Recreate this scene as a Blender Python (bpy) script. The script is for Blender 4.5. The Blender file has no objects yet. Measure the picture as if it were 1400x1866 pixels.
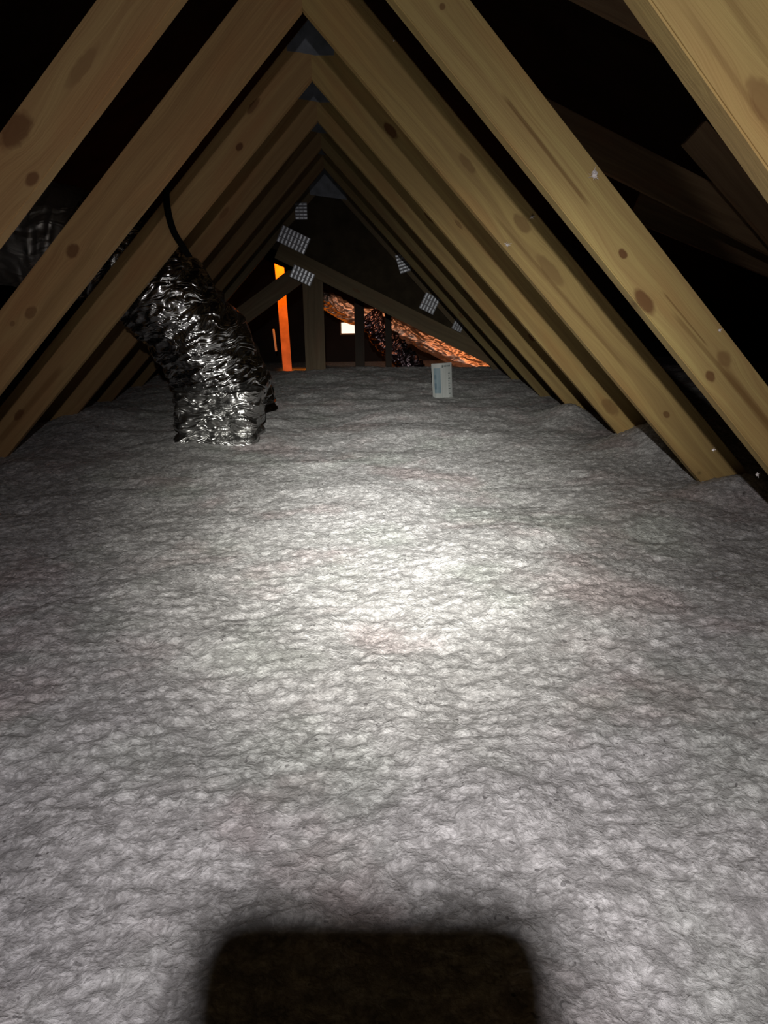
import bpy, bmesh, math, random
import numpy as np
from mathutils import Vector, Matrix
random.seed(3)
S = bpy.context.scene
COL = S.collection

# ------------------------------------------------------------------ camera
F, YAW, PIT, ROL, CX, CH = 1348.0, .054, .30001, -.00994, .06956, .5555
def cam_axes():
    fw = Vector((math.sin(YAW)*math.cos(PIT), math.cos(YAW)*math.cos(PIT), -math.sin(PIT)))
    r = Vector((math.cos(YAW), -math.sin(YAW), 0)); u = r.cross(fw)
    return (math.cos(ROL)*r+math.sin(ROL)*u), (-math.sin(ROL)*r+math.cos(ROL)*u), fw
RX, UP, FW = cam_axes()
CP = Vector((CX, 0, CH))
cd = bpy.data.cameras.new('camera'); cam = bpy.data.objects.new('camera', cd); COL.objects.link(cam)
cd.sensor_fit = 'VERTICAL'; cd.sensor_height = 36; cd.lens = F/1866*36; cd.clip_start = .004; cd.clip_end = 60
cam.matrix_world = Matrix.Translation(CP) @ Matrix((RX, UP, -FW)).transposed().to_4x4()
S.camera = cam

# ------------------------------------------------------------------ world, exposure, lamps
S.view_settings.view_transform = 'Standard'; S.view_settings.look = 'None'
S.view_settings.gamma = 1; S.view_settings.use_curve_mapping = False; S.view_settings.exposure = 0
W = bpy.data.worlds.new('world'); S.world = W; W.use_nodes = True
W.node_tree.nodes['Background'].inputs[0].default_value = (.5, .42, .36, 1)
W.node_tree.nodes['Background'].inputs[1].default_value = .006

LP = Vector((CX-.012, -.175, CH+.200))            # headlamp, behind and above the phone
def spot(name, energy, deg, blend, target, color, r=.012):
    l = bpy.data.lights.new(name, 'SPOT'); l.energy = energy; l.spot_size = math.radians(deg); l.spot_blend = blend
    l.color = color; l.shadow_soft_size = r
    o = bpy.data.objects.new(name, l); COL.objects.link(o); o.location = LP
    o.rotation_euler = (Vector(target)-LP).to_track_quat('-Z', 'Y').to_euler(); return o
AIM = (.20, 2.02, 0)
spot('headlamp_hotspot', 165, 18, 1, AIM, (1, .985, .95))
spot('headlamp_core', 190, 31, 1, AIM, (1, .985, .93))
spot('headlamp_beam', 112, 45, 1, (.20, 1.95, 0), (1, .985, .88))
spot('headlamp_halo', 26, 66, 1, (.30, 1.45, 0), (1, .95, .92))
spot('headlamp_flood', 15, 112, 1, (-.06, .58, 0), (.97, .92, .99))
spot('headlamp_spill', 15, 150, .8, (.75, 1.15, .25), (1, .93, .91))
def back_lamp(name, loc, target, energy, deg, color, r=.03, blend=.5):
    l = bpy.data.lights.new(name, 'SPOT'); l.energy = energy; l.spot_size = math.radians(deg); l.spot_blend = blend
    l.color = color; l.shadow_soft_size = r
    o = bpy.data.objects.new(name, l); COL.objects.link(o); o.location = loc
    o.rotation_euler = (Vector(target)-Vector(loc)).to_track_quat('-Z', 'Y').to_euler()
back_lamp('orange_glow_helper', (-.40, 6.72, 1.10), (-.44, 7.0, .35), 110, 60, (1, .24, .006))  # added lamp, unseen behind the gable panel; the glow's real source is unknown
back_lamp('warm_glow_helper', (1.2, 5.75, .75), (1.45, 6.9, -.02), 30, 60, (1, .34, .12))  # added, unseen; brightens the right end of the far duct
back_lamp('warm_fill_light', (.30, 5.7, .95), (.55, 6.9, .15), 22, 55, (1, .42, .2))  # added unseen fill for the far ducts

# ------------------------------------------------------------------ helpers
def link(o, parent=None):
    COL.objects.link(o)
    if parent: o.parent = parent
    return o
def tag(o, label=None, cat=None, group=None, kind=None):
    for k, v in (('label', label), ('category', cat), ('group', group), ('kind', kind)):
        if v: o[k] = v
    return o
def empty(name, loc=(0, 0, 0)):
    o = bpy.data.objects.new(name, None); o.location = loc; o.empty_display_size = .05; return link(o)
def mesh(name, V, Fc, mat, parent=None, smooth=False, loc=None):
    me = bpy.data.meshes.new(name); me.from_pydata([tuple(v) for v in V], [], Fc); me.update()
    if smooth: me.polygons.foreach_set('use_smooth', [True]*len(me.polygons))
    me.materials.append(mat)
    o = bpy.data.objects.new(name, me)
    if loc: o.location = loc
    return link(o, parent)
def bmobj(name, bm, mat, parent=None, smooth=False):
    me = bpy.data.meshes.new(name); bmesh.ops.recalc_face_normals(bm, faces=bm.faces); bm.to_mesh(me); bm.free()
    if smooth: me.polygons.foreach_set('use_smooth', [True]*len(me.polygons))
    me.materials.append(mat); return link(bpy.data.objects.new(name, me), parent)
def prism(name, poly, y0, y1, mat, parent=None, bevel=.0):
    """polygon in xz extruded along y"""
    bm = bmesh.new(); n = len(poly)
    a = [bm.verts.new((x, y0, z)) for x, z in poly]; b = [bm.verts.new((x, y1, z)) for x, z in poly]
    bm.faces.new(a); bm.faces.new(b[::-1])
    for i in range(n): bm.faces.new((a[i], b[i], b[(i+1) % n], a[(i+1) % n]))
    if bevel: bmesh.ops.bevel(bm, geom=list(bm.edges), offset=bevel, segments=2, affect='EDGES')
    return bmobj(name, bm, mat, parent)

# ------------------------------------------------------------------ materials
class NT:
    def __init__(s, name):
        s.m = bpy.data.materials.new(name); s.m.use_nodes = True; s.t = s.m.node_tree; s.b = s.t.nodes['Principled BSDF']
    def n(s, typ, **kw):
        d = s.t.nodes.new(typ)
        for k, v in kw.items():
            if k.startswith('_'): setattr(d, k[1:], v)
            elif k.startswith('i'): s.put(d.inputs[int(k[1:])], v)
            else: s.put(d.inputs[k], v)
        return d
    def put(s, sock, v):
        if isinstance(v, bpy.types.NodeSocket): s.t.links.new(v, sock)
        elif isinstance(v, bpy.types.Node): s.t.links.new(v.outputs[0], sock)
        else: sock.default_value = v
    def math(s, op, a, b=0., c=0., clamp=False):
        d = s.n('ShaderNodeMath', _operation=op, i0=a, i1=b, i2=c); d.use_clamp = clamp; return d.outputs[0]
    def mix(s, f, a, b, mode='MIX'):
        d = s.t.nodes.new('ShaderNodeMix'); d.data_type = 'RGBA'; d.blend_type = mode
        s.put(d.inputs[0], f); s.put(d.inputs[6], a); s.put(d.inputs[7], b); return d.outputs[2]
    def ramp(s, f, stops):
        d = s.n('ShaderNodeValToRGB', i0=f); e = d.color_ramp.elements
        while len(e) < len(stops): e.new(.5)
        for k, (p, c) in enumerate(stops): e[k].position = p; e[k].color = c if len(c) == 4 else (*c, 1)
        return d.outputs[0]
    def smooth(s, v, a, b):
        d = s.n('ShaderNodeMapRange', i0=v, i1=a, i2=b, i3=0., i4=1.); d.interpolation_type = 'SMOOTHSTEP'; return d.outputs[0]

def wood(name, light=(.62, .45, .22), dark=(.45, .29, .12), knots=(), streaks=(), seed=0., rough=.65, tint=None):
    """board along local x; face coordinates x (along), z (across); knots (u, v, ru, rv, strength)"""
    t = NT(name); tc = t.n('ShaderNodeTexCoord'); obj = tc.outputs['Object']
    sep = t.n('ShaderNodeSeparateXYZ', i0=obj); X, Z = sep.outputs[0], sep.outputs[2]
    warp = t.n('ShaderNodeTexNoise', _noise_dimensions='4D', Vector=t.n('ShaderNodeMapping', i0=obj, i3=(2.2, 8, 8)), W=seed, Scale=1., Detail=2.)
    zz = t.math('ADD', Z, t.math('MULTIPLY', t.math('SUBTRACT', warp.outputs[0], .5), .06))
    masks = []; ring = None
    for (u, v, ru, rv, st) in knots:
        dx = t.math('DIVIDE', t.math('SUBTRACT', X, u), ru); dz = t.math('DIVIDE', t.math('SUBTRACT', Z, v), rv)
        d = t.math('SQRT', t.math('ADD', t.math('MULTIPLY', dx, dx), t.math('MULTIPLY', dz, dz)))
        nz = t.n('ShaderNodeTexNoise', _noise_dimensions='4D', Vector=obj, W=seed+u, Scale=60., Detail=2.)
        d = t.math('ADD', d, t.math('MULTIPLY', t.math('SUBTRACT', nz.outputs[0], .5), .7))
        masks.append(t.math('MULTIPLY', t.math('SUBTRACT', 1., t.smooth(d, .72, 1.18)), st))
        # grain flows round the knot
        fall = t.math('DIVIDE', t.math('MULTIPLY', dz, rv*1.3), t.math('ADD', 1., t.math('MULTIPLY', d, d)))
        zz = t.math('SUBTRACT', zz, fall)
    comb = t.n('ShaderNodeCombineXYZ', i0=t.math('MULTIPLY', X, 1.3), i1=t.math('MULTIPLY', sep.outputs[1], 30.), i2=t.math('MULTIPLY', zz, 55.))
    g1 = t.n('ShaderNodeTexNoise', _noise_dimensions='4D', Vector=comb, W=seed*1.7+3, Scale=1., Detail=4., Roughness=.6)
    comb2 = t.n('ShaderNodeCombineXYZ', i0=t.math('MULTIPLY', X, 9.), i1=t.math('MULTIPLY', sep.outputs[1], 200.), i2=t.math('MULTIPLY', zz, 420.))
    g2 = t.n('ShaderNodeTexNoise', _noise_dimensions='4D', Vector=comb2, W=seed, Scale=1., Detail=2.)
    big = t.n('ShaderNodeTexNoise', _noise_dimensions='4D', Vector=t.n('ShaderNodeMapping', i0=obj, i3=(3.5, 3.5, 14)), W=seed+9, Scale=1., Detail=2.)
    c = t.ramp(g1.outputs[0], [(.32, dark), (.5, tuple((a+b)/2 for a, b in zip(light, dark))), (.64, light)])
    c = t.mix(t.math('MULTIPLY', t.smooth(big.outputs[0], .45, .7), .45), c, (light[0]*.9, light[1]*.66, light[2]*.62, 1))
    c = t.mix(t.math('MULTIPLY', t.smooth(g2.outputs[0], .45, .75), .25), c, (dark[0]*.7, dark[1]*.65, dark[2]*.6, 1))
    for (u0, u1, v0, v1, w, st) in streaks:
        k = t.math('DIVIDE', t.math('SUBTRACT', X, u0), (u1-u0))
        vc = t.math('ADD', v0, t.math('MULTIPLY', k, v1-v0))
        dv = t.math('DIVIDE', t.math('ABSOLUTE', t.math('SUBTRACT', Z, vc)), w)
        dv = t.math('ADD', dv, t.math('MULTIPLY', t.math('SUBTRACT', g2.outputs[0], .5), .8))
        m = t.math('MULTIPLY', t.math('SUBTRACT', 1., t.smooth(dv, .5, 1.4)), t.math('MULTIPLY', t.smooth(k, 0., .12), t.math('SUBTRACT', 1., t.smooth(k, .85, 1.))))
        c = t.mix(t.math('MULTIPLY', m, st), c, (.16, .08, .025, 1))
    for m in masks:
        c = t.mix(m, c, (.13, .05, .018, 1))
    t.put(t.b.inputs['Base Color'], c); t.b.inputs['Roughness'].default_value = rough
    t.b.inputs['Specular IOR Level'].default_value = .25
    bp = t.n('ShaderNodeBump', Strength=.35, Distance=.002, Height=g2.outputs[0]); t.put(t.b.inputs['Normal'], bp)
    return t.m

def insulation_mat():
    t = NT('blown_fibreglass'); tc = t.n('ShaderNodeTexCoord'); o = tc.outputs['Object']
    wn = t.n('ShaderNodeTexNoise', Vector=o, Scale=38., Detail=3.)
    wv = t.n('ShaderNodeVectorMath', _operation='SCALE', i0=t.n('ShaderNodeVectorMath', _operation='SUBTRACT', i0=wn.outputs[1], i1=(.5, .5, .5)).outputs[0])
    wv.inputs['Scale'].default_value = .02
    p = t.n('ShaderNodeVectorMath', _operation='ADD', i0=o, i1=wv.outputs[0]).outputs[0]
    v1 = t.n('ShaderNodeTexVoronoi', Vector=p, Scale=58.); v2 = t.n('ShaderNodeTexVoronoi', Vector=p, Scale=170.)
    n3 = t.n('ShaderNodeTexNoise', Vector=p, Scale=210., Detail=5., Roughness=.7)
    n4 = t.n('ShaderNodeTexNoise', Vector=o, Scale=16., Detail=4., Roughness=.6)
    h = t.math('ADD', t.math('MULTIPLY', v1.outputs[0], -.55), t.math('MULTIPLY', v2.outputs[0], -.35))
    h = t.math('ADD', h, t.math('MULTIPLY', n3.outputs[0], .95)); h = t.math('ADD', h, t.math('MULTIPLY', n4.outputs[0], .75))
    c = t.ramp(h, [(.24, (.46, .45, .445)), (.50, (.72, .71, .705)), (.72, (.96, .95, .945))])  # creases between tufts darkened in the colour, as shade
    t1 = t.n('ShaderNodeTexNoise', Vector=o, Scale=2.6, Detail=4., Roughness=.6)
    t2 = t.n('ShaderNodeTexNoise', Vector=t.n('ShaderNodeMapping', i0=o, i1=(7, 3, 1)), Scale=3.5, Detail=4.)
    c = t.mix(t.math('MULTIPLY', t.smooth(t1.outputs[0], .5, .66), .5), c, t.mix(1., c, (.98, .80, .80, 1), 'MULTIPLY'))
    c = t.mix(t.math('MULTIPLY', t.smooth(t2.outputs[0], .52, .68), .5), c, t.mix(1., c, (.86, .93, .86, 1), 'MULTIPLY'))
    sp = t.n('ShaderNodeTexNoise', Vector=o, Scale=95., Detail=1.)
    sm = t.n('ShaderNodeTexNoise', Vector=o, Scale=6., Detail=2.)
    spm = t.math('MULTIPLY', t.smooth(sp.outputs[0], .70, .74), t.smooth(sm.outputs[0], .4, .6))
    c = t.mix(t.math('MULTIPLY', spm, .7), c, (.12, .11, .11, 1))
    t.put(t.b.inputs['Base Color'], c); t.b.inputs['Roughness'].default_value = 1.; t.b.inputs['Specular IOR Level'].default_value = .0
    bp = t.n('ShaderNodeBump', Strength=.75, Distance=.005, Height=h); t.put(t.b.inputs['Normal'], bp)
    return t.m

def foil(name, base=(.62, .62, .64), rough=.2, scale=1., strength=1.):
    t = NT(name); tc = t.n('ShaderNodeTexCoord'); o = tc.outputs['Object']
    w = t.n('ShaderNodeTexNoise', Vector=o, Scale=7.*scale, Detail=2.)
    wv = t.n('ShaderNodeVectorMath', _operation='SCALE', i0=t.n('ShaderNodeVectorMath', _operation='SUBTRACT', i0=w.outputs[1], i1=(.5, .5, .5)).outputs[0])
    wv.inputs['Scale'].default_value = .16
    p = t.n('ShaderNodeVectorMath', _operation='ADD', i0=o, i1=wv.outputs[0]).outputs[0]
    b = t.n('ShaderNodeTexNoise', Vector=t.n('ShaderNodeMapping', i0=p, i2=(0, .45, 0), i3=(.7, .7, 3.2)), Scale=11.*scale, Detail=2., Roughness=.5, Distortion=.5)
    rdg = t.math('ABSOLUTE', t.math('SUBTRACT', b.outputs[0], .5))
    c = t.n('ShaderNodeTexNoise', Vector=p, Scale=42.*scale, Detail=2.)
    msk = t.n('ShaderNodeTexNoise', Vector=o, Scale=6.*scale, Detail=1.)
    h = t.math('ADD', t.math('MULTIPLY', rdg, -1.5), t.math('MULTIPLY', t.math('MULTIPLY', c.outputs[0], t.smooth(msk.outputs[0], .45, .6)), .30))
    t.put(t.b.inputs['Normal'], t.n('ShaderNodeBump', Strength=strength, Distance=.03/scale, Height=h))
    t.b.inputs['Base Color'].default_value = (*base, 1); t.b.inputs['Metallic'].default_value = 1
    t.put(t.b.inputs['Roughness'], t.math('ADD', rough, t.math('MULTIPLY', msk.outputs[0], .12)))
    return t.m

def plain(name, col, rough=.6, metal=0., emis=0., noise=0., spec=.5):
    t = NT(name); t.b.inputs['Roughness'].default_value = rough; t.b.inputs['Metallic'].default_value = metal
    t.b.inputs['Specular IOR Level'].default_value = spec
    if noise:
        n = t.n('ShaderNodeTexNoise', Vector=t.n('ShaderNodeTexCoord').outputs['Object'], Scale=noise, Detail=4.)
        t.put(t.b.inputs['Base Color'], t.ramp(n.outputs[0], [(.3, tuple(c*.6 for c in col)), (.7, col)]))
        t.put(t.b.inputs['Normal'], t.n('ShaderNodeBump', Strength=.3, Distance=.004, Height=n.outputs[0]))
    else: t.b.inputs['Base Color'].default_value = (*col, 1)
    if emis:
        t.b.inputs['Emission Color'].default_value = (*col, 1); t.b.inputs['Emission Strength'].default_value = emis
    return t.m

M_INS = insulation_mat()
M_FOIL = foil('crumpled_foil_jacket', (.60, .60, .61), .14, .9, .62)
M_BOOT = foil('boot_foil_wrap', (.46, .46, .45), .26, .9, .7)
M_FOIL2 = foil('bright_foil_jacket', (.95, .93, .92), .38, .6, .35)  # lighter foil than the sleeve, colour raised to brighten its highlight
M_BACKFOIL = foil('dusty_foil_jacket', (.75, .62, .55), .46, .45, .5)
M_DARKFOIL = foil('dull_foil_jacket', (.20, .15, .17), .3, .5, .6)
M_STEEL = plain('galvanised_plate', (.50, .53, .58), .38, .85, noise=40)
M_SLOT = plain('plate_slots', (.2, .2, .22), .55, .6)
M_GUSSET = plain('ridge_plate_steel', (.22, .24, .28), .55, .4, noise=25)
M_BLACK = plain('black_webbing', (.005, .005, .005), .9, spec=.05)
M_FELT = plain('dark_roof_deck', (.035, .024, .016), .95, noise=3, spec=.05)
M_GYP = plain('grey_gypsum', (.3, .3, .3), .9, noise=5)

# ------------------------------------------------------------------ structure: ceiling joist deck below, dark roof decks beyond
SPAN = 4.2
prism('floor', [(-SPAN, -.42), (SPAN, -.42), (SPAN, -.36), (-SPAN, -.36)], -1.2, 10.6, M_GYP)['kind'] = 'structure'
for nm, sg in (('ceiling_left', -1), ('ceiling_right', 1)):
    k = math.tan(math.radians(27)); zt = 2.35
    prism(nm, [(0, zt), (sg*SPAN, zt-k*SPAN), (sg*SPAN, zt-k*SPAN+.03), (0, zt+.03)], -1.2, 10.6, M_FELT)['kind'] = 'structure'
    prism('wall_left' if sg < 0 else 'wall_right', [(sg*SPAN, -.42), (sg*(SPAN+.05), -.42), (sg*(SPAN+.05), .3), (sg*SPAN, .3)], -1.2, 10.6, M_FELT)['kind'] = 'structure'

# ------------------------------------------------------------------ blown insulation
def vnoise(x, y, seed):
    xi = np.floor(x).astype(np.int64); yi = np.floor(y).astype(np.int64); fx = x-xi; fy = y-yi
    fx = fx*fx*(3-2*fx); fy = fy*fy*(3-2*fy)
    def hsh(a, b):
        v = (a*374761393+b*668265263+seed*1442695041) & 0xffffffff
        v = ((v ^ (v >> 13))*1274126177) & 0xffffffff
        return ((v ^ (v >> 16)) & 0xffff)/65535.
    a = hsh(xi, yi); b = hsh(xi+1, yi); c = hsh(xi, yi+1); d = hsh(xi+1, yi+1)
    return (a+(b-a)*fx)*(1-fy)+(c+(d-c)*fx)*fy
def worley(x, y, seed):
    xi = np.floor(x).astype(np.int64); yi = np.floor(y).astype(np.int64); best = np.full(x.shape, 9.)
    for i in (-1, 0, 1):
        for j in (-1, 0, 1):
            a = xi+i; b = yi+j
            def hsh(k):
                v = (a*374761393+b*668265263+(seed+k)*1442695041) & 0xffffffff
                v = ((v ^ (v >> 13))*1274126177) & 0xffffffff
                return ((v ^ (v >> 16)) & 0xffff)/65535.
            best = np.minimum(best, (a+hsh(0)-x)**2+(b+hsh(7)-y)**2)
    return np.sqrt(best)
def fbm(x, y, s, o=4):
    r = 0; a = 1; t = 0
    for k in range(o): r = r+a*(vnoise(x*2**k, y*2**k, s+k)-.5); t += a; a *= .5
    return r/t
def gauss(x, y, cx, cy, sx, sy): return np.exp(-((x-cx)/sx)**2-((y-cy)/sy)**2)
ys = [-1.1]
while ys[-1] < 8.85:
    y = ys[-1]; ys.append(y+(.04 if y < .3 else (max(.004, .0055*y) if y < 5.3 else .12)))
xs = list(np.arange(-4.1, -1.7, .05))+list(np.arange(-1.7, 1.7, .0075))+list(np.arange(1.7, 4.15, .05))
XX, YY = np.meshgrid(np.array(xs), np.array(ys))
wx = XX+.009*fbm(XX*38, YY*38, 11, 3); wy = YY+.009*fbm(XX*38, YY*38, 23, 3)
Zg = .055*fbm(XX*2.1, YY*2.1, 5, 3)+.018*fbm(XX*9, YY*9, 31, 2)
Zg += .003*fbm(XX*24, YY*24, 41, 2)+.0075*(.55-np.minimum(worley(wx*46, wy*46, 3), 1.))+.0045*(.5-np.minimum(worley(wx*85, wy*85, 8), 1.))
Zg += .10*gauss(XX, YY, 1.17, 2.42, .14, .2)+.05*gauss(XX, YY, 1.2, 1.9, .16, .1)+.06*gauss(XX, YY, 1.02, 3.1, .1, .15)
Zg += .05*gauss(XX, YY, -1.0, 3.2, .2, .3)
Zg *= 1-.6*gauss(XX, YY, CX, 0, .6, .7)
e = np.clip((YY-5.15)/.5, 0, 1); e = e*e*(3-2*e); Zg = Zg*(1-e)-.33*e
ny, nx = XX.shape
V = np.stack([XX.ravel(), YY.ravel(), Zg.ravel()], 1)
idx = np.arange(nx*ny).reshape(ny, nx)
Q = np.stack([idx[:-1, :-1].ravel(), idx[:-1, 1:].ravel(), idx[1:, 1:].ravel(), idx[1:, :-1].ravel()], 1)
me = bpy.data.meshes.new('blown_insulation'); me.vertices.add(len(V)); me.vertices.foreach_set('co', V.ravel())
me.loops.add(Q.size); me.loops.foreach_set('vertex_index', Q.ravel()); me.polygons.add(len(Q))
me.polygons.foreach_set('loop_start', np.arange(0, Q.size, 4)); me.polygons.foreach_set('use_smooth', np.ones(len(Q), bool)); me.update(calc_edges=True)
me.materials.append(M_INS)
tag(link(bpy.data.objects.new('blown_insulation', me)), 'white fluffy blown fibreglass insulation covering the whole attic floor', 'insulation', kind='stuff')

# ------------------------------------------------------------------ roof trusses
Y0, SP, H, MR, ML = 1.33785, .61, 1.15472, 1.07048, 1.05925
DW, TH = .089, .038
def board(name, A, B, depth, th, mat, parent, up=1, cutA=0., cutB=0.):
    """board whose lower edge runs A->B (xz), face at y=0..th of parent; local x along, z across"""
    A = Vector((A[0], 0, A[1])); B = Vector((B[0], 0, B[1])); d = (B-A); L = d.length; d.normalize()
    n = Vector((-d.z, 0, d.x))*up
    bm = bmesh.new(); P = [(0, 0), (L, 0), (L+cutB, depth), (cutA, depth)]
    f = [bm.verts.new((x, 0, z)) for x, z in P]; k = [bm.verts.new((x, th, z)) for x, z in P]
    bm.faces.new(f); bm.faces.new(k[::-1])
    for i in range(4): bm.faces.new((f[i], k[i], k[(i+1) % 4], f[(i+1) % 4]))
    bmesh.ops.bevel(bm, geom=list(bm.edges), offset=.002, segments=2, affect='EDGES')
    bmesh.ops.recalc_face_normals(bm, faces=bm.faces)
    o = bmobj(name, bm, mat, parent)
    M = Matrix((d, Vector((0, 1, 0)), n)).transposed().to_4x4(); M.translation = A
    o.matrix_local = M; return o
def poly_plate(name, poly, y, mat, parent, t=.0015):
    return prism(name, poly, y-t, y, mat, parent)

KN = {('R', 0): dict(knots=[(.64, .03, .03, .012, .5)], streaks=[(.3, 1.2, .055, .045, .004, .3), (.5, 1.1, .02, .02, .003, .35)]),
      ('R', 1): dict(knots=[(.789, .033, .010, .007, .9), (.879, .012, .028, .012, .85), (1.072, .020, .012, .008, .8), (1.064, .058, .02, .012, .45), (.30, .05, .005, .005, .7)],
                     streaks=[(.45, .70, .04, .038, .0035, .7), (.92, 1.25, .037, .05, .004, .5), (.885, 1.03, .046, .049, .0016, .6), (1.05, 1.5, .045, .05, .008, .6)]),
      ('R', 2): dict(knots=[(.697, .07, .03, .014, .5), (.83, .05, .05, .016, .35), (1.337, .044, .012, .008, .7), (.5, .06, .03, .01, .4)], streaks=[(.6, 1.2, .03, .04, .004, .4)]),
      ('R', 3): dict(knots=[(.269, .078, .03, .014, .9), (.62, .05, .02, .006, .5), (1.44, .04, .04, .02, .45)], streaks=[(.7, 1.1, .06, .06, .003, .4)]),
      ('R', 4): dict(knots=[(1.2, .075, .02, .01, .8), (.55, .08, .03, .01, .8)], streaks=[]),
      ('L', 0): dict(), ('L', 1): dict(knots=[(.606, .013, .014, .009, .8), (.565, .073, .035, .02, .75), (.42, .05, .04, .01, .35)]),
      ('L', 2): dict(knots=[(.773, .066, .018, .015, .8), (.961, .055, .018, .012, .6), (1.013, .072, .008, .006, .5)], streaks=[(.7, 1.2, .03, .03, .01, .25)]),
      ('L', 3): dict(knots=[(.297, .038, .014, .010, .95), (1.441, .052, .025, .012, .8), (.18, .08, .03, .01, .7)], streaks=[(1.2, 1.6, .04, .05, .01, .5)]),
      ('L', 4): dict(knots=[(.5, .05, .03, .01, .4)]), }
LAB = {0: 'nearest pale pine roof truss, its wide right rafter cutting across the top right corner',
       1: 'pale pine roof truss whose right rafter has a large reddish brown oval knot',
       2: 'pine roof truss in front of the foil duct, second from the top left corner',
       3: 'pine roof truss crossed by the black duct strap, round dark knot on left rafter',
       4: 'dim pine roof truss directly behind the foil duct',
       5: 'shadowy roof truss second behind the foil duct, only narrow bands of it lit',
       6: 'farthest of the plain roof trusses, standing just before the dark gable panel'}
SZ = -.20                                     # rafters run down under the insulation
def truss(n):
    root = empty('roof_truss', (0, Y0+(n-1)*SP, 0)); tag(root, LAB[n], 'roof truss', 'matching A-shaped roof trusses')
    for sd, sg, m in (('R', 1, MR), ('L', -1, ML)):
        k = dict(KN.get((sd, n), dict(knots=[(random.uniform(.3, 1.2), random.uniform(.02, .07), .02, .01, .6)])))
        warm = random.uniform(.92, 1.05)
        lt = (.50*warm, .365, .140) if sd == 'R' else (.45*warm, .295, .125)
        falloff = 1 if n < 4 else (.8 if n == 4 else .45)          # farther trusses darkened in the colour, as light falling off with distance
        lt = tuple(c*falloff for c in lt)
        mat = wood('pine_%s%d' % (sd, n), lt, tuple(c*falloff for c in ((.36, .24, .095) if sd == 'R' else (.34, .20, .085))), seed=n*3.7+(1 if sg > 0 else 2), **k)
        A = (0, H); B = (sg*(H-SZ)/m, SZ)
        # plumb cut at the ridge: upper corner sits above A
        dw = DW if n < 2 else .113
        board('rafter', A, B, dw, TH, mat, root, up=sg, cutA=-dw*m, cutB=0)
    s = math.hypot(1, MR)*(DW if n < 2 else .113)
    w = .072; top = H+s-.004
    poly = [(0, top), (w, top-w*MR), (w*.96, top-w*MR-.022), (.012, H+.062), (-w*.5, H+.070), (-w, top-w*ML-.012), (-w, top-w*ML)]
    poly_plate('nail_plate', poly, 0, M_GUSSET, root)
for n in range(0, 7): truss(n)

# ------------------------------------------------------------------ far gable truss with sloped chord, post, brace and nail plates
def ax(px, py, Y):                            # point of the plane y = Y seen in that direction
    d = FW+RX*(px-700)/F-UP*(py-933)/F; k = Y/d.y; return (CP.x+d.x*k, CP.z+d.z*k)
YG = Y0+6*SP
W_DARK = wood('dark_pine', (.19, .145, .08), (.12, .09, .05), seed=51., knots=[(.55, .045, .03, .01, .5)])  # darker base colour than the near trusses
W_DARK2 = wood('dark_pine_web', (.17, .125, .075), (.11, .08, .045), seed=61.)  # post and brace darkened in the colour, for the weak beam there
g = empty('gable_truss', (0, YG, 0)); tag(g, 'far dark truss with a sloping chord, short post and shiny nail plates', 'roof truss')
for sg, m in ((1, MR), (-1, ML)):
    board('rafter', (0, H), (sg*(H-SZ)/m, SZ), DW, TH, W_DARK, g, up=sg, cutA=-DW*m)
A, B = ax(500, 470, YG-.04), ax(905, 671, YG-.04)
ch = board('sloped_chord', A, B, .098, TH, W_DARK, g); ch.location.y = -TH-.002
px0, px1 = ax(553, 560, YG)[0], ax(590, 560, YG)[0]
zt = ax(572, 500, YG)[1]
po = board('post', (px1, -.3), (px1, zt-.01), px1-px0, TH*1.5, W_DARK2, g)
A, B = ax(420, 612, YG+.06), ax(556, 512, YG+.06)
br = board('brace', A, B, .115, TH, W_DARK2, g); br.location.y = .062
def nail_plate(c, w, h, ang, y, rows, parent, vertical=True):
    """steel connector plate with pressed tooth rows, centre c (x,z)"""
    bm = bmesh.new(); ca, sa = math.cos(ang), math.sin(ang)
    def bx(u0, u1, v0, v1, t0, t1):
        vs = []
        for t in (t0, t1):
            for u, v in ((u0, v0), (u1, v0), (u1, v1), (u0, v1)):
                vs.append(bm.verts.new((c[0]+u*ca-v*sa, y-t, c[1]+u*sa+v*ca)))
        for f in ((0, 1, 2, 3), (7, 6, 5, 4), (0, 4, 5, 1), (1, 5, 6, 2), (2, 6, 7, 3), (3, 7, 4, 0)): bm.faces.new([vs[i] for i in f])
    bx(-w/2, w/2, -h/2, h/2, 0, .0012)
    for i in range(rows):
        if vertical:
            u = -w/2+w*(i+.5)/rows
            for j in range(3):
                v = -h/2+h*(j+.08)/3; bx(u-w/rows*.22, u+w/rows*.22, v, v+h/3*.84, .0013, .0045)
        else:
            v = -h/2+h*(i+.5)/rows
            for j in range(3):
                u = -w/2+w*(j+.08)/3; bx(u, u+w/3*.84, v-h/rows*.22, v+h/rows*.22, .0013, .0045)
    for k_, f_ in enumerate(bm.faces): f_.material_index = 1 if k_ < 6 else 0
    o = bmobj('nail_plate', bm, M_STEEL, parent); o.data.materials.append(M_SLOT); return o
sl = -math.atan(.486)
nail_plate(ax(535, 437, YG-.044), .19, .105, sl, -.0415, 8, g)
nail_plate(ax(551, 502, YG-.044), .145, .08, sl, -.0415, 6, g)
nail_plate(ax(549, 385, YG), .075, .10, 0, -.0015, 5, g, False)
nail_plate(ax(735, 479, YG), .075, .12, .30, -.0015, 6, g, False)
nail_plate(ax(783, 553, YG), .105, .11, sl, -.0015, 5, g)
nail_plate(ax(836, 592, YG), .07, .08, sl, -.0015, 4, g)
poly_plate('ridge_plate', [(0, H+.1), (.10, H-.005), (.13, H-.10), (-.10, H-.07), (-.11, H+.0)], -.001, M_GUSSET, g)
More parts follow.
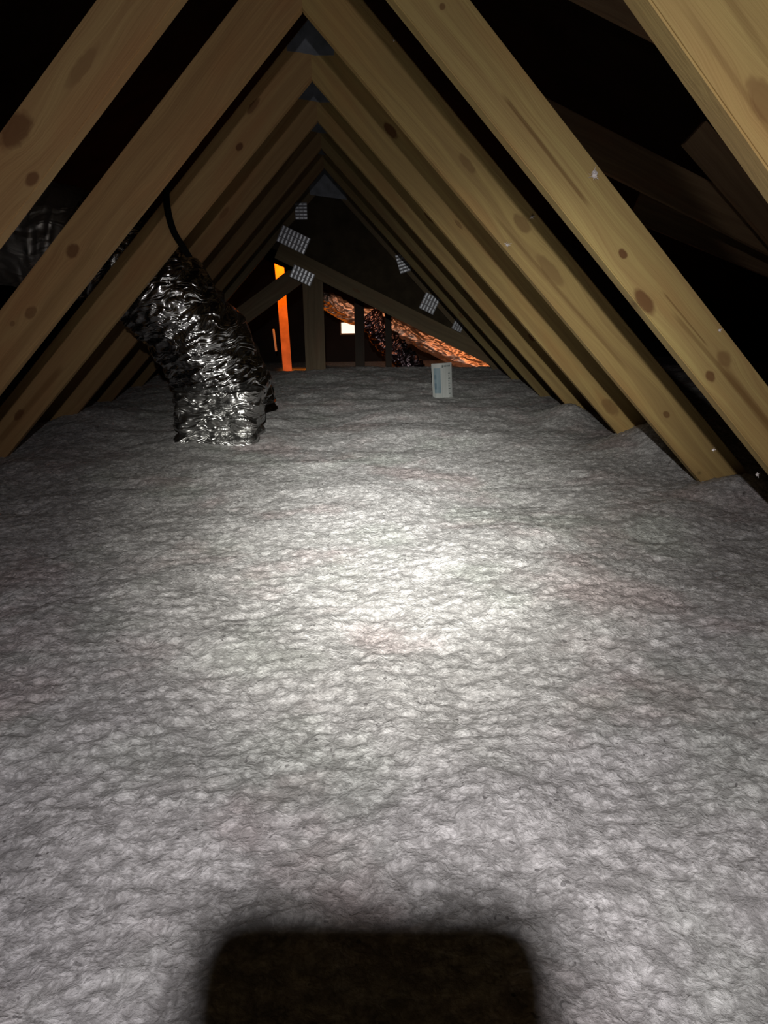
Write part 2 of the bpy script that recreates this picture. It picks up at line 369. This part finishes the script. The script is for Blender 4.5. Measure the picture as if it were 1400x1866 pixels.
# sheathing that closes the triangle above the chord
M_OSB = plain('dark_sheathing', (.065, .050, .032), .9, noise=14, spec=.1)
a, b = ax(440, 425, YG+.05), ax(985, 705, YG+.05)
kk = (b[1]-a[1])/(b[0]-a[0]); L = lambda x: a[1]+kk*(x-a[0])
wp = [(0, H+.12), (-1.2, H+.12-1.2*ML), (-1.2, max(L(-1.2), H+.12-1.2*ML)-.0)]
xl = -.62; xr = 1.12
prism('wall_back', [(0, H+.12), (xl, H+.12+xl*ML), (xl, max(.30, .0)), (-.43, L(-.43)), (xr, L(xr)), (xr, H+.12-xr*MR)][::-1]
      if False else [(0, H+.12), (xr, H+.12-xr*MR), (xr, L(xr)), (-.30, L(-.30)), (-.50, L(-.50)), (-.50, H+.12-.5*ML)],
      YG+.041, YG+.055, M_OSB)['kind'] = 'structure'

# ------------------------------------------------------------------ shallow rafters of the main roof, right and beyond
W_OLD = wood('old_brown_lumber', (.40, .27, .15), (.24, .15, .085), seed=71.)
def outer(p0, p1, Y, depth, up, lab, nm='main_roof_rafter'):
    A, B = ax(*p0, Y), ax(*p1, Y); r = empty(nm, (0, Y, 0)); tag(r, lab, 'rafter')
    board('timber', A, B, depth, TH, W_OLD, r, up=up); return r
outer((900, 128), (1540, 456), 3.55, .16, -1, 'dark shallow rafter whose thin lit edge shows beyond the right-hand truss rafters')
outer((960, -48), (1330, 142), 3.2, .2, 1, 'dim brown rafter at the top edge beside the nearest truss')
outer((1150, 400), (1500, 545), 4.2, .17, 1, 'lowest of the dark brown rafters in the gloom at far right')
outer((1248, 262), (1470, 520), 3.3, .12, 1, 'short steep brown brace glimpsed in the gloom beside the nearest truss', 'diagonal_brace')

# ------------------------------------------------------------------ foil ducts
def catmull(P, n):
    P = [Vector(p) for p in P]; P = [2*P[0]-P[1]]+P+[2*P[-1]-P[-2]]; out = []
    m = len(P)-3
    for i in range(n+1):
        u = min(i/n*m, m-1e-6); k = int(u); t = u-k; a, b, c, d = P[k:k+4]
        out.append(.5*((2*b)+(c-a)*t+(2*a-5*b+4*c-d)*t*t+(3*b-a-3*c+d)*t**3))
    return out
def tube(name, path, rad, mat, parent, nl=260, na=120, wr=.012, seed=1, square=None, side=None):
    C = catmull(path, nl); V = []; ang = np.linspace(0, 2*math.pi, na, endpoint=False); rows = []
    for i, c in enumerate(C):
        t = (C[min(i+1, nl)]-C[max(i-1, 0)]).normalized(); ref = Vector((0, 1, 0))
        u = t.cross(ref).normalized(); w = u.cross(t).normalized()
        s = i/nl*12.
        R = rad(i/nl) if callable(rad) else rad
        ca, sa = np.cos(ang), np.sin(ang); ss = np.full(na, s)
        cx, cy = (ca+2)*2, (sa+2)*2
        r = 1+0*ca
        if square:
            q = square(i/nl); p = 2+q*6
            r = (np.abs(ca)**p+np.abs(sa)**p)**(-1/p)
        f = fbm(cx*1.2+ss*.7, cy*1.2+ss*.9, seed, 2)*3.0
        f2 = np.abs(fbm(cx*1.3+50+ss*.2, ss*2.4+cy*.9, seed+9, 2))*-4.0
        f3 = fbm(cx*5, cy*5+ss*4.0, seed+4, 1)*.35
        ring = .12*math.sin(i/nl*math.pi*2*19)
        d = R*r+wr*(f+f2+f3+ring)
        for j in range(na):
            V.append(c+u*(ca[j]*d[j])+w*(sa[j]*d[j]))
    Fc = [(i*na+j, i*na+(j+1) % na, (i+1)*na+(j+1) % na, (i+1)*na+j) for i in range(nl) for j in range(na)]
    return mesh(name, V, Fc, mat, parent, True)
YD = 2.885
d = empty('flexible_duct', (-.39, YD, 0)); tag(d, 'crumpled silver foil flexible duct bending down through the left trusses into the insulation', 'duct')
off = Vector((.39, -YD, 0))
def loc(x, z, y=YD): return Vector((x, y, z))+off
tube('sleeve', [loc(-.86, .70), loc(-.76, .655), loc(-.62, .56), loc(-.50, .42), loc(-.425, .29), loc(-.385, .17), loc(-.375, .10)],
     lambda u: .192-.012*math.sin(u*3), M_FOIL, d, wr=.011, seed=4)
tube('outer_sleeve', [loc(-1.75, .73), loc(-1.35, .76), loc(-1.02, .735), loc(-.84, .69)], .190, M_FOIL2, d, nl=120, wr=.0035, seed=14)
def boot():
    V = []; na = 160; nl = 90; ang = np.linspace(0, 2*math.pi, na, endpoint=False); ca, sa = np.cos(ang), np.sin(ang)
    for i in range(nl+1):
        k = i/nl; z = -.12+k*.33
        p = 9-4.5*k; r = (np.abs(ca)**p+np.abs(sa)**p)**(-1/p)
        hx = .155+.008*k; hy = .165
        cz = -.012+.022*(k-.36)
        f = fbm((ca+2)*2.2+7, (sa+2)*2.2+z*11, 13, 3)*.03-np.abs(fbm((ca+2)*3+z*6, z*22+sa*2.5+9, 21, 3))*.045
        f = f*(.35+.65*(z > .0)) - (.02*math.exp(-((z-.035)/.012)**2))*1.
        if k > .94: f = f-(k-.94)*1.3
        for j in range(na): V.append((cz+ca[j]*(r[j]*hx+f[j]), sa[j]*(r[j]*hy+f[j]), z))
    n0 = len(V)
    Fc = [(i*na+j, i*na+(j+1) % na, (i+1)*na+(j+1) % na, (i+1)*na+j) for i in range(nl) for j in range(na)]
    Fc.append(tuple(nl*na+j for j in range(na)))
    o = mesh('boot', V, Fc, M_BOOT, d, True); o.location = (0, -.055, 0); return o
boot()
# black strap that carries the duct
def ribbon(name, pts, wid, th, mat, parent, wdir):
    C = catmull(pts, 40); V = []; wd = Vector(wdir).normalized()
    for i, c in enumerate(C):
        t = (C[min(i+1, 40)]-C[max(i-1, 0)]).normalized(); n = t.cross(wd).normalized()
        V += [c+wd*wid/2+n*th/2, c-wd*wid/2+n*th/2, c-wd*wid/2-n*th/2, c+wd*wid/2-n*th/2]
    Fc = [(i*4+j, i*4+(j+1) % 4, i*4+4+(j+1) % 4, i*4+4+j) for i in range(40) for j in range(4)]+[(0, 1, 2, 3), (163, 162, 161, 160)]
    return mesh(name, V, Fc, mat, parent, True)
YS = 2.50
sp_ = [ax(310, 290, YS), ax(303, 345, YS), ax(306, 385, YS), ax(316, 420, YS), ax(331, 446, 2.535), ax(345, 468, 2.66)]
yy = [YS, YS, YS, YS, 2.535, 2.66]
ribbon('strap', [loc(p[0], p[1], y) for p, y in zip(sp_, yy)], .021, .003, M_BLACK, d, (1, .1, .1))

# ducts in the back room, seen below the sloped chord
def simple_duct(label, pts, r, mat, seed, wr=.02):
    c = Vector((pts[len(pts)//2])); o = empty('insulated_duct', c); tag(o, label, 'duct', 'ducts lit orange beyond the gable truss')
    tube('sleeve', [Vector(p)-c for p in pts], r, mat, o, nl=160, na=64, wr=wr, seed=seed); return o
def P(px, py, Y): a = ax(px, py, Y); return (a[0], Y, a[1])
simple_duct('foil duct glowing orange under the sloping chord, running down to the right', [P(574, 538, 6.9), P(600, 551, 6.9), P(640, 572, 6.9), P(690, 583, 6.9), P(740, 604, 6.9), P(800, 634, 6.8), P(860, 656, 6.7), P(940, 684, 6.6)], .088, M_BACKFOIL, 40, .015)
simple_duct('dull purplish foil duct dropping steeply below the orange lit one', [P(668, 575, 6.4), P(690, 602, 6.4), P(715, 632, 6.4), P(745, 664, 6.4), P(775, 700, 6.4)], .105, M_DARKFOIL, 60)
W_BLK = wood('silhouette_lumber', (.05, .035, .025), (.03, .02, .015), seed=81.)  # shade put into the colour, so the studs stay unlit silhouettes
# dark webs in front of the ducts
for px, w_, lab in ((655, .075, 'left of two thin black studs crossing the orange lit duct'), (708, .05, 'right of two thin black studs crossing the orange lit duct')):
    r = empty('stud', (0, 5.95, 0)); tag(r, lab, 'stud', 'dark studs before the lit ducts')
    x = ax(px, 580, 5.95)[0]; board('timber', (x+w_/2, -.34), (x+w_/2, .62), w_, TH, W_BLK, r)
# orange lit board left of the post
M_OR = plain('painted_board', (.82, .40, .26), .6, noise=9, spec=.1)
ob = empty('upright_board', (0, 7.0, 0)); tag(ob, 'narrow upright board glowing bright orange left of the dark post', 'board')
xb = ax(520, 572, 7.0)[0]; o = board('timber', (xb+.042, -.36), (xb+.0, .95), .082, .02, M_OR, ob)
# two thin pale leaning sticks beside it
ps = empty('conduit', (0, 6.9, 0)); tag(ps, 'thin pale pipe catching orange light just left of the glowing board', 'pipe')
M_PIPE = plain('pale_pipe', (.7, .6, .55), .4)
A, B = ax(505, 640, 6.9), ax(500, 600, 6.9); board('tube', A, (B[0], B[1]), .018, .02, M_PIPE, ps)
# small lit opening in the far wall
M_WALL = plain('dark_far_wall', (.03, .022, .02), .9, noise=4)
YW = 9.0
q0, q1 = ax(603, 588, YW), ax(652, 607, YW)
w0, w1 = ax(622, 588, YW)[0], q1[0]
root = empty('window_1', (0, YW, 0)); root['kind'] = 'structure'
M_LIT = plain('sunlit_pane', (1., .80, .62), .5, emis=1.4)
prism('pane', [(w0, q1[1]), (w1, q1[1]), (w1, q0[1]), (w0, q0[1])], -.005, 0, M_LIT, root)
t_ = .018
for nm, r4 in (('sill', (w0-t_, w1+t_, q1[1]-t_, q1[1])), ('head', (w0-t_, w1+t_, q0[1], q0[1]+t_)), ('jamb', (w0-t_, w0, q1[1], q0[1])), ('jamb', (w1, w1+t_, q1[1], q0[1]))):
    prism(nm, [(r4[0], r4[2]), (r4[1], r4[2]), (r4[1], r4[3]), (r4[0], r4[3])], -.03, 0, W_OLD, root)
prism('wall_far', [(-4.2, -.42), (4.2, -.42), (4.2, 2.6), (-4.2, 2.6)], YW+.001, YW+.06, M_WALL)['kind'] = 'structure'

# ------------------------------------------------------------------ insulation depth card
YC = 3.77
cc = ax(806, 722, YC)
card = empty('depth_card', (cc[0], YC, 0)); tag(card, 'small pale printed card standing upright in the insulation at the far end', 'card')
M_CARD = plain('pale_card', (.36, .38, .37), .45)
M_BLUE = plain('blue_print', (.15, .22, .26), .5); M_TEAL = plain('teal_print', (.07, .13, .17), .5); M_INK = plain('dark_print', (.08, .10, .10), .6)
tl, tr = ax(786, 663, YC), ax(823, 660, YC)
bl = (ax(791, 722, YC)[0]-cc[0], -.1); br_ = (ax(826, 722, YC)[0]-cc[0], -.1)
tlx, tlz, trx, trz = tl[0]-cc[0], tl[1], tr[0]-cc[0], tr[1]
nb = 14; V = []; zb = -.08
for s_ in (0, 1):
    for j in range(2):
        for i in range(nb+1):
            k = i/nb; bend = .012*math.sin(k*math.pi)+(.006*math.sin(k*9) if j == 0 else 0)
            if j: V.append((tlx+(trx-tlx)*k, -bend+s_*.0015, tlz+(trz-tlz)*k))
            else: V.append((bl[0]+(br_[0]-bl[0])*k, -bend+s_*.0015, zb))
Fc = []
o4 = 2*(nb+1)
for i in range(nb):
    Fc += [(i, i+1, nb+2+i, nb+1+i), (o4+i+1, o4+i, o4+nb+1+i, o4+nb+2+i), (nb+1+i, nb+2+i, o4+nb+2+i, o4+nb+1+i)]
cb = mesh('sheet', V, Fc, M_CARD, card)
def mark(u0, u1, v0, v1, mat, nm='print'):
    """printed patch following the card; u across, v up from visible bottom to top"""
    vs = []
    n = 6
    for v in (v0, v1):
        for i in range(n+1):
            u = u0+(u1-u0)*i/n
            xb_ = bl[0]+(br_[0]-bl[0])*u; xt = tlx+(trx-tlx)*u; zt_ = tlz+(trz-tlz)*u; q = (v*zt_-zb)/(zt_-zb)
            b1 = .012*math.sin(u*math.pi); b0 = b1+.006*math.sin(u*9)
            vs.append((xb_+(xt-xb_)*q, -(b0+(b1-b0)*q)-.0012, v*zt_))
    mesh(nm, vs, [(i, i+1, n+2+i, n+1+i) for i in range(n)], mat, card)
mark(.10, .42, .10, .86, M_BLUE); mark(.11, .40, .22, .40, M_TEAL, 'print_band'); mark(.12, .38, .52, .66, M_TEAL, 'print_band')
mark(.50, .56, .87, .94, M_INK, 'symbol')
for i in range(5): mark(.60+i*.065, .645+i*.065, .885, .93, M_INK, 'character')
for i in range(9): mark(.80, .90-.04*(i % 2), .08+i*.075, .10+i*.075, M_INK, 'tick_mark')

# ------------------------------------------------------------------ wisps of insulation caught on the rafters
M_WISP = plain('white_fibre', (.85, .80, .80), 1., spec=0.)
def wisp(px, py, Y, s, label, n=9):
    x, z = ax(px, py, Y); bm = bmesh.new()
    bmesh.ops.create_icosphere(bm, subdivisions=2, radius=s*.3)
    for v in bm.verts: v.co *= 1+random.uniform(-.45, .45)
    for _ in range(n):
        dd = Vector((random.gauss(0, 1), -abs(random.gauss(0, .4)), random.gauss(.3, 1))).normalized()*s*random.uniform(.5, 1.1)
        w = Vector((random.gauss(0, 1), random.gauss(0, 1), random.gauss(0, 1))).normalized()*s*.07
        m = dd*.5+w*2
        a = [bm.verts.new(p) for p in (w, -w, m-w*.8, m+w*.8)]; e_ = bm.verts.new(dd)
        bm.faces.new(a); bm.faces.new((a[2], e_, a[3]))
    o = bmobj('insulation_wisp', bm, M_WISP); o.location = (x, Y, z)
    tag(o, label, 'insulation wisp', 'wisps of fibre caught on the trusses')
wisp(1083, 318, 1.335, .016, 'largest white wisp on the upper edge of the knotty right rafter')
wisp(1300, 820, 1.335, .006, 'tiny white wisp low on the knotty right rafter')
wisp(1312, 602, 1.335, .007, 'white wisp on the upper edge of the right rafter below its big knot')
wisp(925, 447, 1.945, .012, 'white wisp hanging from the lower edge of the second right rafter')
wisp(970, 395, 1.945, .010, 'small white wisp just above the hanging one, in the gap between rafters')
wisp(1380, 865, 1.335, .009, 'white wisp at the lower edge of the right rafter by the right border')
wisp(718, 74, 1.945, .005, 'tiny white speck of fibre near the ridge on the right side')

# ------------------------------------------------------------------ the phone that takes the picture (its shadow falls at the bottom)
M_PH = plain('phone_glass', (.02, .02, .022), .25)
ph = empty('smartphone', (0, 0, 0)); tag(ph, 'black smartphone held up behind the viewpoint, below the headlamp', 'smartphone')
PM = Matrix((RX, -FW, UP)).transposed().to_4x4(); PM.translation = CP-FW*.012
ph.matrix_world = PM
def rr(cx, cz, w, h, r, y0, y1, nm, mat, parent):
    pts = []
    for k, (sx, sz) in enumerate(((1, 1), (-1, 1), (-1, -1), (1, -1))):
        for a_ in range(9):
            t = math.pi/2*(k+a_/8); pts.append((cx+sx*(w/2-r)+r*math.cos(t), cz+sz*(h/2-r)+r*math.sin(t)))
    return prism(nm, pts, y0, y1, mat, parent)
rr(-.0055, -.0525, .083, .154, .016, 0, .008, 'body', M_PH, ph)
rr(-.006, -.053, .068, .143, .010, .008, .0085, 'screen', M_PH, ph)
